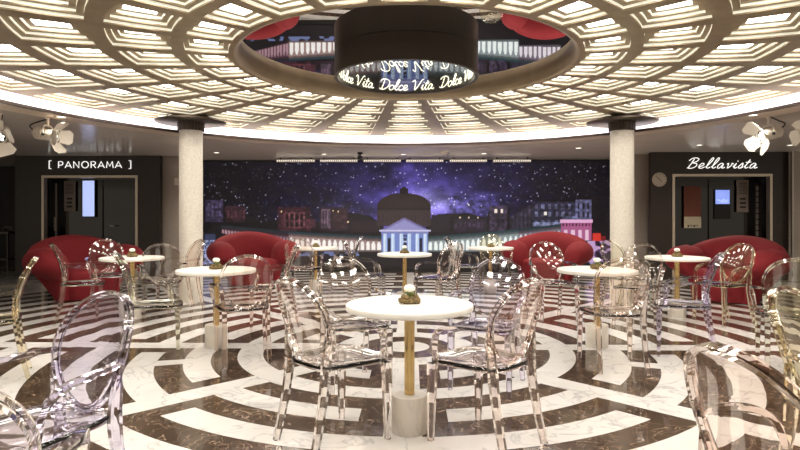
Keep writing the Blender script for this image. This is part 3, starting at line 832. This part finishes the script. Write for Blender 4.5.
# theatre spotlights
def spotlight(px, py, d, aim, roll, label, doors=(35, 35, 35, 35), k_=0.74):
    xc = (px - 400) / F_PX * d; x, y = W(xc, d); z = CAM_H + (Y_HOR - py) / F_PX * d
    r_ = empty('spotlight', (x, y, 0)); tag(r_, label, 'spotlight')
    a = Vector(aim).normalized(); q = a.to_track_quat('Y', 'Z').to_matrix() @ Matrix.Rotation(roll, 3, 'Y')
    T = lambda m: [tuple(Vector((0, 0, z)) + q @ (Vector(v) * k_)) for v in m.v]
    rx = Matrix.Rotation(-pi / 2, 3, 'X')
    def lat(prof, n=28):
        m = MB(); m.lathe(prof, n); m.v = [tuple(rx @ Vector(v)) for v in m.v]; return m
    body = lat([(0.0, -0.26), (0.055, -0.255), (0.075, -0.22), (0.08, -0.1), (0.1, -0.06), (0.1, 0.10), (0.112, 0.11), (0.112, 0.14), (0.098, 0.14), (0.094, 0.12)])
    body.v = T(body); body.build('lamp_body', M['spot_white'], r_)
    for k in range(4):
        f = lat([(0.088, -0.2 + .032 * k), (0.106, -0.2 + .032 * k), (0.106, -0.19 + .032 * k), (0.088, -0.19 + .032 * k)]); f.v = T(f); f.build('cooling_fin', M['spot_white'], r_)
    l = lat([(0.0, 0.118), (0.096, 0.118), (0.096, 0.122), (0.0, 0.122)]); l.v = T(l); lens = l.build('lens', M['black'], r_)
    g = MB()
    for k in range(7):
        rr = 0.0 if k == 6 else 0.055; aa = k * pi / 3
        s_ = lat([(0.0, 0.122), (0.022, 0.122), (0.018, 0.128), (0.0, 0.130)], 12)
        s_.v = [(v[0] + rr * cos(aa), v[1], v[2] + rr * sin(aa)) for v in s_.v]; g.add(s_.v, s_.f)
    g.v = T(g); g.build('lamp_lens', M['lamp'], lens)
    fr = MB()
    for k in range(4):
        R = Matrix.Rotation(k * pi / 2, 3, 'Y')
        fr.v += []; mb = MB(); mb.box((-0.125, 0.135, 0.108), (0.125, 0.15, 0.125)); fr.add([R @ Vector(v) for v in mb.v], mb.f)
    fr.v = T(fr); fr.build('door_frame', M['spot_white'], r_)
    for k in range(4):
        R = Matrix.Rotation(k * pi / 2, 3, 'Y'); fl = radians(doors[k])
        big = k % 2 == 0; w0, w1, L = (0.12, 0.17, 0.2) if big else (0.11, 0.13, 0.19)
        def pt(w, l, th): return R @ Vector((w, 0.15 + l * cos(fl) - th * sin(fl), 0.12 + l * sin(fl) + th * cos(fl)))
        mb = MB(); vs = []
        for th in (0, 0.004): vs += [pt(-w0, 0, th), pt(w0, 0, th), pt(w1, L * .7, th), pt(w1 * .62, L, th), pt(-w1 * .62, L, th), pt(-w1, L * .7, th)]
        fs = [tuple(range(6)), tuple(range(11, 5, -1))] + [(i, (i + 1) % 6, 6 + (i + 1) % 6, 6 + i) for i in range(6)]
        mb.add(vs, fs); mb.v = T(mb); mb.build('barn_door', M['spot_white'], r_, smooth=False)
    # yoke and stem
    side = Vector((a.y, -a.x, 0)).normalized(); c = Vector((0, 0, z)); up = Vector((0, 0, 1))
    y_ = MB(); y_.sweep(smooth_path([c + side * .09, c + side * .10 + up * .07, c + side * .06 + up * .115, c - side * .06 + up * .115, c - side * .10 + up * .07, c - side * .09], 4), 0.013, 0.004, up=tuple(a))
    y_.build('yoke', M['spot_white'], r_)
    s_ = MB(); s_.lathe([(0.014, z + .113), (0.014, Z_CEIL - .02), (0.03, Z_CEIL - .02), (0.03, Z_CEIL)], 16); s_.build('stem', M['spot_white'], r_)
    for sg in (-1, 1):
        n_ = MB(); p = c + side * (.102 * sg); n_.ball(p, 0.02, 10, 8); n_.build('knob', M['black'], r_)
    w_ = MB(); w_.sweep(smooth_path([c - a * .18 + up * .02, c - a * .24 + up * .07, c - a * .14 + up * .14, Vector((0.03, 0, Z_CEIL - .01))], 5), 0.008); w_.build('power_cable', M['black'], r_)
    L = bpy.data.lights.new('spotlight_beam', 'SPOT'); L.energy = 18; L.color = (1, .93, .84); L.spot_size = radians(38); L.spot_blend = .6; L.shadow_soft_size = .07
    lo = bpy.data.objects.new('spotlight_beam', L); COL.objects.link(lo); lo.location = Vector((x, y, z)) + a * (.14 * k_ + .24); lo.rotation_euler = a.to_track_quat('-Z', 'Y').to_euler()
spotlight(0, 136, 7.0, (0.5, -0.85, -0.3), 0.35, 'cream spotlight by the PANORAMA side frame edge, its lamp lens facing out', (62, 20, 62, 28))
spotlight(48, 135, 7.3, (0.98, 0.02, -0.2), 0.15, 'cream spotlight over the PANORAMA sign, its bright barn door turned sideways', (50, 35, 45, 30))
spotlight(768, 134.5, 7.2, (-0.96, -0.08, -0.3), 0.5, 'cream spotlight by the script sign, two barn doors spread open', (55, 45, 60, 50))
spotlight(806, 131, 6.9, (-0.45, -0.85, -0.35), 0.3, 'cream spotlight over the outer beige wall, mostly one barn door showing', (50, 40, 55, 35))

# ------------------------------------------------------------------ sofas
def sofa_proto():
    root = empty('curved_sofa', (0, 0, 0))
    n, m = 44, 28; b = MB(); vs = []
    A = 1.1
    for i in range(n + 1):
        t = -1 + 2 * i / n
        a = t * A; px, py = 0.66 * sin(a) / sin(A), -0.30 + 0.36 * (1 - cos(a)) / (1 - cos(A))
        nx, ny = sin(a * 0.8), -cos(a * 0.8)       # outward
        zt = 0.80 + 0.17 * max(0, cos(t * pi / 2)) ** 1.3
        e = (max(0.0, 1 - abs(t) ** 7)) ** 0.5
        zc = 0.36; 
        for k in range(m):
            q = 2 * pi * k / m; cq, sq = cos(q), sin(q)
            cq = math.copysign(abs(cq) ** 0.75, cq); sq = math.copysign(abs(sq) ** 0.75, sq)
            z = (zt * 0.5) * (1 + sq * (0.6 + 0.4 * e)) 
            th = (0.175 + 0.055 * sq) * (0.25 + 0.75 * e) * cq
            lean = 0.10 * (z - 0.35)
            tk = 0.66 + 0.34 * min(1.0, max(0.0, z / 0.5)) ** 1.5
            vs.append(((px + nx * (th + lean)) * tk, py * (0.8 + 0.2 * tk) + ny * (th + lean), max(0.012, z)))
    fs = []
    for i in range(n):
        for k in range(m):
            fs.append((i * m + k, i * m + (k + 1) % m, (i + 1) * m + (k + 1) % m, (i + 1) * m + k))
    fs.append(tuple(reversed(range(m)))); fs.append(tuple(n * m + k for k in range(m)))
    b.add(vs, fs); b.build('backrest', M['red'], root, angle=80)
    for sg in (-1, 1):
        g = MB(); prof = []; nv, nu = 22, 36; vs = []
        for j in range(nv + 1):
            t = j / nv; z = 0.015 + 0.80 * t
            if t < 0.36: q = 0.40 + 0.08 * (t / 0.36) ** 2
            elif t < 0.68: u = (t - 0.36) / 0.32; q = 0.48 + 0.52 * sin(u * pi / 2) ** 1.1
            else: q = sqrt(max(0, 1 - ((t - 0.68) / 0.32) ** 2.3))
            s = q
            for i in range(nu):
                a = 2 * pi * i / nu; ca, sa = cos(a), sin(a)
                ca = math.copysign(abs(ca) ** .85, ca); sa = math.copysign(abs(sa) ** .85, sa)
                ox = (1 - s) * -0.32 * sg if t < 0.68 else 0
                vs.append((sg * 0.56 + ox + 0.24 * s * ca + sg * 0.06 * t, 0.16 + (0.40 * s * sa) - 0.02 * t, z))
        fs = [(j * nu + i, j * nu + (i + 1) % nu, (j + 1) * nu + (i + 1) % nu, (j + 1) * nu + i) for j in range(nv) for i in range(nu)]
        fs += [tuple(reversed(range(nu))), tuple(nv * nu + i for i in range(nu))]
        g.add(vs, fs); g.build('armrest', M['red'], root, angle=80)
    s = MB(); vs = []; nu = 40
    for (z, k) in ((0.015, .86), (0.1, .9), (0.3, .96), (0.40, 1.0), (0.44, .97), (0.46, .88), (0.47, .5)):
        for i in range(nu):
            a = 2 * pi * i / nu; ca, sa = cos(a), sin(a)
            ca = math.copysign(abs(ca) ** .6, ca); sa = math.copysign(abs(sa) ** .6, sa)
            vs.append((0.44 * k * ca, 0.06 + 0.40 * k * sa + 0.05 * (1 - ca * ca), z))
    nr = 7
    fs = [(j * nu + i, j * nu + (i + 1) % nu, (j + 1) * nu + (i + 1) % nu, (j + 1) * nu + i) for j in range(nr - 1) for i in range(nu)]
    fs += [tuple(reversed(range(nu))), tuple((nr - 1) * nu + i for i in range(nu))]
    s.add(vs, fs); s.build('seat', M['red'], root, angle=60)
    return root
sp = sofa_proto()
for i, (xc, d, rot, lab) in enumerate([(-4.98, 8.85, 0.0, 'red curved sofa standing before the PANORAMA doorway'), (-2.80, 10.7, 0.0, 'red curved sofa before the screen, beside the column on the PANORAMA side'),
                                  (2.80, 10.7, 0.0, 'red curved sofa before the screen, beside the column on the clock side'), (5.0, 8.55, 0.0, 'red curved sofa standing before the script sign doorway')]):
    o = sp if i == 0 else copy_tree(sp)
    x, y = W(xc, d); o.location = (x, y, 0)
    o.rotation_euler = (0, 0, atan2(CY - y, CX - x) - pi / 2 + rot)
    tag(o, lab, 'sofa', 'red curved sofas')

# ------------------------------------------------------------------ tables and centrepieces
def table_proto():
    root = empty('round_table', (0, 0, 0))
    t = MB(); t.lathe([(0.0, 0.719), (0.366, 0.719), (0.374, 0.723), (0.375, 0.728), (0.375, 0.748), (0.372, 0.753), (0.365, 0.755), (0.0, 0.755)], 72); t.build('tabletop', M['top_white'], root)
    p = MB(); p.lathe([(0.030, 0.215), (0.030, 0.70), (0.11, 0.704), (0.11, 0.7185)], 28); p.build('post', M['brass'], root)
    b = MB(); b.lathe([(0.102, 0.0), (0.102, 0.006), (0.106, 0.012), (0.106, 0.212), (0.103, 0.219), (0.0, 0.219)], 44); b.build('pedestal_base', M['base_stone'], root)
    return root
def flower_proto():
    root = empty('flower_centrepiece', (0, 0, 0))
    rd = random.Random(5)
    m = MB()
    for i in range(20):
        a = 2 * pi * i / 20 + rd.uniform(-.1, .1); r = rd.uniform(.042, .055)
        m.ball((r * cos(a), r * sin(a), 0.016 + rd.uniform(0, .006)), (.015, .015, .0155), 8, 6, jit=.12)
    for i in range(9):
        a = 2 * pi * i / 9 + .2; r = rd.uniform(.036, .044)
        m.ball((r * cos(a), r * sin(a), 0.033 + rd.uniform(-.004, .006)), .014, 8, 6, jit=.12)
    m.build('moss_wreath', M['moss'], root)
    v = MB(); v.lathe([(0.0, 0.0005), (.02, 0.0005), (.024, .02), (.016, .062), (.013, .063), (.0, .06)], 18); v.build('vase', M['leaf'], root)
    l = MB()
    for i in range(7):
        a = 2 * pi * i / 7; ca, sa = cos(a), sin(a)
        pts = [(0.008, 0), (0.022, .011), (.042, .0), (.022, -.011)]
        zs = [.058, .066, .058, .064]
        l.add([(p[0] * ca - p[1] * sa, p[0] * sa + p[1] * ca, z) for p, z in zip(pts, zs)] + [(p[0] * ca - p[1] * sa, p[0] * sa + p[1] * ca, z - .002) for p, z in zip(pts, zs)],
              [(0, 1, 2, 3), (7, 6, 5, 4), (0, 4, 5, 1), (1, 5, 6, 2), (2, 6, 7, 3), (3, 7, 4, 0)])
    l.build('leaf', M['leaf'], root)
    r = MB()
    r.ball((0, 0, .092), (.014, .014, .016), 10, 8)
    for lay, (n, rr, zz, s) in enumerate(((4, .010, .094, .016), (6, .018, .089, .018), (7, .025, .082, .016))):
        for i in range(n):
            a = 2 * pi * i / n + lay * .5
            r.ball((rr * cos(a), rr * sin(a), zz), (s * .5, s, s), 8, 6, rot=Matrix.Rotation(a, 3, 'Z') @ Matrix.Rotation(radians(25), 3, 'Y'))
    r.build('rose', M['rose'], root)
    return root
TABLES = [(0.056, 3.337, 'front centre table, nearest of all', 'white round table on a brass post at the front, nearest the viewer'),
          (-1.785, 5.49, '', 'white round table just in front of the column on the PANORAMA side'),
          (1.913, 5.49, '', 'white round table just in front of the column on the clock side'),
          (0.064, 7.8, '', 'white round table standing in front of the temple on the screen'),
          (-3.365, 7.1, '', 'white round table beside the red sofa at the PANORAMA doorway'),
          (3.49, 7.12, '', 'white round table beside the red sofa at the script sign doorway'),
          (-1.395, 9.35, '', 'white round table far back under the screen, PANORAMA side of the temple'),
          (1.50, 9.35, '', 'white round table far back under the screen, clock side of the temple')]
tp, fp = table_proto(), flower_proto()
for i, (xc, d, _, lab) in enumerate(TABLES):
    o = tp if i == 0 else copy_tree(tp); x, y = W(xc, d); o.location = (x, y, 0); tag(o, lab, 'table', 'round cafe tables')
    f = fp if i == 0 else copy_tree(fp); f.location = (x, y, 0.7552); f.rotation_euler = (0, 0, i * 1.3)
    tag(f, 'white rose in moss on the ' + lab.replace('white round ', '').replace(' on a brass post', '').replace(' standing', '').replace(' just', '').replace(' far back under the screen,', ' under the screen,'), 'flower arrangement', 'rose centrepieces')

# ------------------------------------------------------------------ clear armchairs
def chair_meshes():
    out = []
    # back: tilted, slightly wrapped oval
    tilt = radians(17); cz, cy = 0.706, -0.232; hw, hh = 0.214, 0.242
    def bp(u, v, off=0.0):   # u across, v up, in oval plane
        wrap = 0.80 * u * u
        p = Vector((u, -off + wrap - 0.22 * v * v, v))
        y = p.y * cos(tilt) - p.z * sin(tilt); z = p.y * sin(tilt) + p.z * cos(tilt)
        return (p.x, cy + y, cz + z)
    N = 44; pan = MB(); rings = [0.0, .35, .7, .955]; vs = []
    for off in (0.0, 0.007):
        for q in rings:
            for i in range(N):
                a = 2 * pi * i / N; ca, sa = cos(a), sin(a)
                w = hw * (1 + 0.05 * sa)
                vs.append(bp(w * q * ca, hh * q * sa, off))
    nr = len(rings); fs = []
    for s in range(2):
        o = s * nr * N
        for j in range(1, nr):
            for i in range(N):
                i2 = (i + 1) % N; q_ = (o + (j - 1) * N + i, o + (j - 1) * N + i2, o + j * N + i2, o + j * N + i)
                fs.append(q_ if s else q_[::-1])
    for i in range(N):
        i2 = (i + 1) % N; a = (nr - 1) * N; fs.append((a + i, a + i2, nr * N + a + i2, nr * N + a + i))
    pan.add(vs, fs); out.append(('backrest', pan.mesh('backrest', M['glass_clear'])))
    rim = MB(); path = [bp(hw * (1 + 0.05 * sin(2 * pi * i / 56)) * cos(2 * pi * i / 56), hh * sin(2 * pi * i / 56), 0.0035) for i in range(56)]
    vs = []; n = 4; cen = Vector(bp(0, 0)); nrm = (Vector(bp(0.01, 0)) - cen).cross(Vector(bp(0, 0.01)) - cen).normalized()
    for i, p in enumerate(path):
        p = Vector(p); t = (Vector(path[(i + 1) % 56]) - Vector(path[i - 1])).normalized(); a = t.cross(nrm).normalized()
        for k in range(n):
            q = 2 * pi * (k + .5) / n; cq, sq = cos(q), sin(q)
            vs.append(p + a * (0.0110 * cq) + nrm * (0.0250 * sq))
    fs = [(i * n + k, i * n + (k + 1) % n, ((i + 1) % 56) * n + (k + 1) % n, ((i + 1) % 56) * n + k) for i in range(56) for k in range(n)]
    rim.add(vs, fs); out.append(('back_frame', rim.mesh('back_frame', M['glass_clear'], angle=50)))
    # seat: dished shell with rolled skirt
    st = MB(); nu = 44
    def outline(k, z, y0=0.0):
        r = []
        for i in range(nu):
            a = 2 * pi * i / nu; ca, sa = cos(a), sin(a)
            ca = math.copysign(abs(ca) ** .5, ca); sa = math.copysign(abs(sa) ** .5, sa)
            w = 0.222 + 0.032 * sa
            r.append((w * k * ca, 0.018 + 0.235 * k * sa, z + (0.010 * (abs(ca * k)) ** 2 * 0.6 if False else 0)))
        return r
    secs = [outline(0.25, .458), outline(0.6, .460), outline(0.88, .468), outline(0.97, .471), outline(1.0, .464), outline(1.0, .446), outline(0.975, .444), outline(0.955, .452), outline(0.6, .449), outline(.25, .447)]
    vs = [p for s in secs for p in s]; fs = []
    for j in range(len(secs) - 1):
        for i in range(nu): fs.append((j * nu + i, j * nu + (i + 1) % nu, (j + 1) * nu + (i + 1) % nu, (j + 1) * nu + i))
    fs += [tuple(range(nu)), tuple((len(secs) - 1) * nu + i for i in reversed(range(nu)))]
    st.add(vs, fs); out.append(('seat', st.mesh('seat', M['glass_clear'], angle=50)))
    for sg in (-1, 1):
        a = MB()
        pth = smooth_path([(sg * .214, -.192, .688), (sg * .250, -.135, .684), (sg * .272, -.03, .676), (sg * .274, .06, .664), (sg * .270, .122, .630), (sg * .258, .150, .570), (sg * .244, .158, .500), (sg * .236, .158, .452)], 5)
        k = len(pth); a.sweep(pth, [.019 + .005 * sin(pi * i / (k - 1)) for i in range(k)], .015, n=4)
        out.append(('armrest', a.mesh('armrest', M['glass_clear'], angle=50)))
        l = MB(); l.sweep([(sg * .216, .205, .440), (sg * .217, .207, .30), (sg * .219, .210, .12), (sg * .221, .212, .0)], [.031, .028, .023, .019], n=4, up=(0, 1, 0))
        out.append(('leg', l.mesh('leg', M['glass_clear'], angle=50)))
        l = MB(); pth = smooth_path([(sg * .205, -.184, .640), (sg * .198, -.184, .57), (sg * .184, -.186, .47), (sg * .181, -.192, .38), (sg * .184, -.222, .20), (sg * .190, -.268, .0)], 4)
        k = len(pth); l.sweep(pth, [(.014 + .015 * sin(min(1, i / (k * .5)) * pi / 2)) - .008 * max(0, (i - k * .5) / (k * .5)) for i in range(k)], n=4, up=(0, 1, 0))
        out.append(('leg', l.mesh('leg', M['glass_clear'], angle=50)))
    return out
BASE = chair_meshes()
TINTED = {}
def tinted(tint):
    if tint not in TINTED:
        r = []
        for nm, me in BASE:
            m2 = me if tint == 'clear' else me.copy(); m2.materials.clear(); m2.materials.append(M['glass_' + tint]); r.append((nm, m2))
        TINTED[tint] = r
    return TINTED[tint]
def chair(xc, d, face, tint, label):
    x, y = W(xc, d)
    root = empty('clear_armchair', (x, y, 0), radians(face) + YAW - pi / 2)
    tag(root, label, 'chair', 'transparent armchairs')
    for nm, me in tinted(tint):
        o = bpy.data.objects.new(nm, me); COL.objects.link(o); o.parent = root
S1, S2 = 'PANORAMA side', 'clock side'
chair(-.375, 3.24, 42, 'clear', 'clear armchair tucked under the front table, its oval back toward the PANORAMA side')
chair(.48, 3.2, 135, 'pink', 'pinkish clear armchair tucked under the front table, its oval back toward the clock side')
chair(-.36, 4.28, 293, 'clear', 'clear armchair behind the front table facing it, PANORAMA side of the white rose')
chair(.66, 4.22, 243, 'lilac', 'lilac-tinted clear armchair behind the front table facing it, clock side of the white rose')
chair(-1.40, 5.06, 112, 'pink', 'pinkish clear armchair seen from behind at the table before the PANORAMA side column')
chair(-2.27, 5.2, 22, 'green', 'greenish clear armchair in profile beside the table before the PANORAMA side column')
chair(-1.48, 6.45, 195, 'pink', 'pinkish clear armchair on the far side of the table before the PANORAMA side column')
chair(-2.95, 7.0, 112, 'clear', 'clear armchair seen from behind between PANORAMA sofa table and the column')
chair(-3.02, 7.72, 222, 'pink', 'pinkish clear armchair just in front of the PANORAMA side column')
chair(-3.86, 6.85, 27, 'pink', 'pinkish clear armchair in profile in front of the PANORAMA red sofa')
chair(-4.02, 7.8, 305, 'clear', 'clear armchair against the PANORAMA red sofa, behind the sofa table')
chair(-1.40, 2.2, 243, 'lilac', 'large lilac-tinted armchair close by, facing out of the picture on the PANORAMA side')
chair(-3.22, 4.42, 212, 'amber', 'amber-tinted clear armchair in profile at the frame edge before the PANORAMA sofa')
chair(-1.12, 1.42, 112, 'clear', 'clear armchair cut off by the lower corner of the picture, PANORAMA side')
chair(1.12, 1.50, 13, 'pink', 'very large pinkish armchair in the lower corner, clock side, seen from behind')
chair(1.93, 2.36, 300, 'amber', 'amber-tinted armchair at the frame edge behind the very large near armchair')
chair(3.22, 4.65, 62, 'green', 'greenish clear armchair at the frame edge in front of the script sign sofa')
chair(2.62, 5.22, 156, 'lilac', 'lilac-tinted clear armchair in profile beside the clock side column table')
chair(3.86, 6.75, 196, 'amber', 'amber-tinted clear armchair standing in front of the script sign sofa')
chair(2.74, 6.5, 236, 'clear', 'clear armchair standing between the clock side column and the script sofa table')
chair(2.98, 7.42, 300, 'green', 'greenish clear armchair right against the clock side column')
chair(1.88, 6.95, 277, 'clear', 'clear armchair behind the clock side column table, before the red sofa at the screen')
chair(1.80, 4.78, 88, 'pink', 'pinkish clear armchair with its back to us at the clock side column table')
chair(-.46, 7.7, 10, 'clear', 'clear armchair on the PANORAMA side of the temple table')
chair(.50, 7.40, 135, 'pink', 'pinkish clear armchair on the clock side of the temple table')
chair(-.95, 9.45, 184, 'clear', 'clear armchair at the far PANORAMA side table, its back toward the temple')
chair(-1.5, 8.75, 84, 'pink', 'pinkish clear armchair on the near side of the far PANORAMA side table')
chair(1.05, 9.2, 8, 'clear', 'clear armchair at the far clock side table, its back toward the temple')
chair(1.66, 9.92, 275, 'amber', 'amber-tinted clear armchair behind the far clock side table')

# ------------------------------------------------------------------ light, camera, colour
w = bpy.data.worlds.new('room_ambient'); scene.world = w; w.use_nodes = True
w.node_tree.nodes['Background'].inputs['Color'].default_value = (1.0, 0.86, 0.70, 1)
w.node_tree.nodes['Background'].inputs['Strength'].default_value = 0.30

cam = bpy.data.cameras.new('camera'); co = bpy.data.objects.new('camera', cam); COL.objects.link(co)
cam.sensor_width = 36; cam.lens = 36 * F_PX / 800; cam.shift_y = -(225 - Y_HOR) / 800
co.location = (0, 0, CAM_H); co.rotation_euler = (pi / 2, 0, YAW); cam.clip_start = 0.05
scene.camera = co
scene.view_settings.view_transform = 'Standard'; scene.view_settings.look = 'None'
scene.view_settings.exposure = EXPO; scene.view_settings.gamma = 1.0; scene.view_settings.use_curve_mapping = False
cy = scene.cycles
cy.use_denoising = True; cy.max_bounces = 22; cy.transmission_bounces = 20; cy.glossy_bounces = 6; cy.diffuse_bounces = 4; cy.transparent_max_bounces = 16
cy.caustics_refractive = True; cy.caustics_reflective = False; cy.sample_clamp_indirect = 5.0; cy.blur_glossy = 0.3
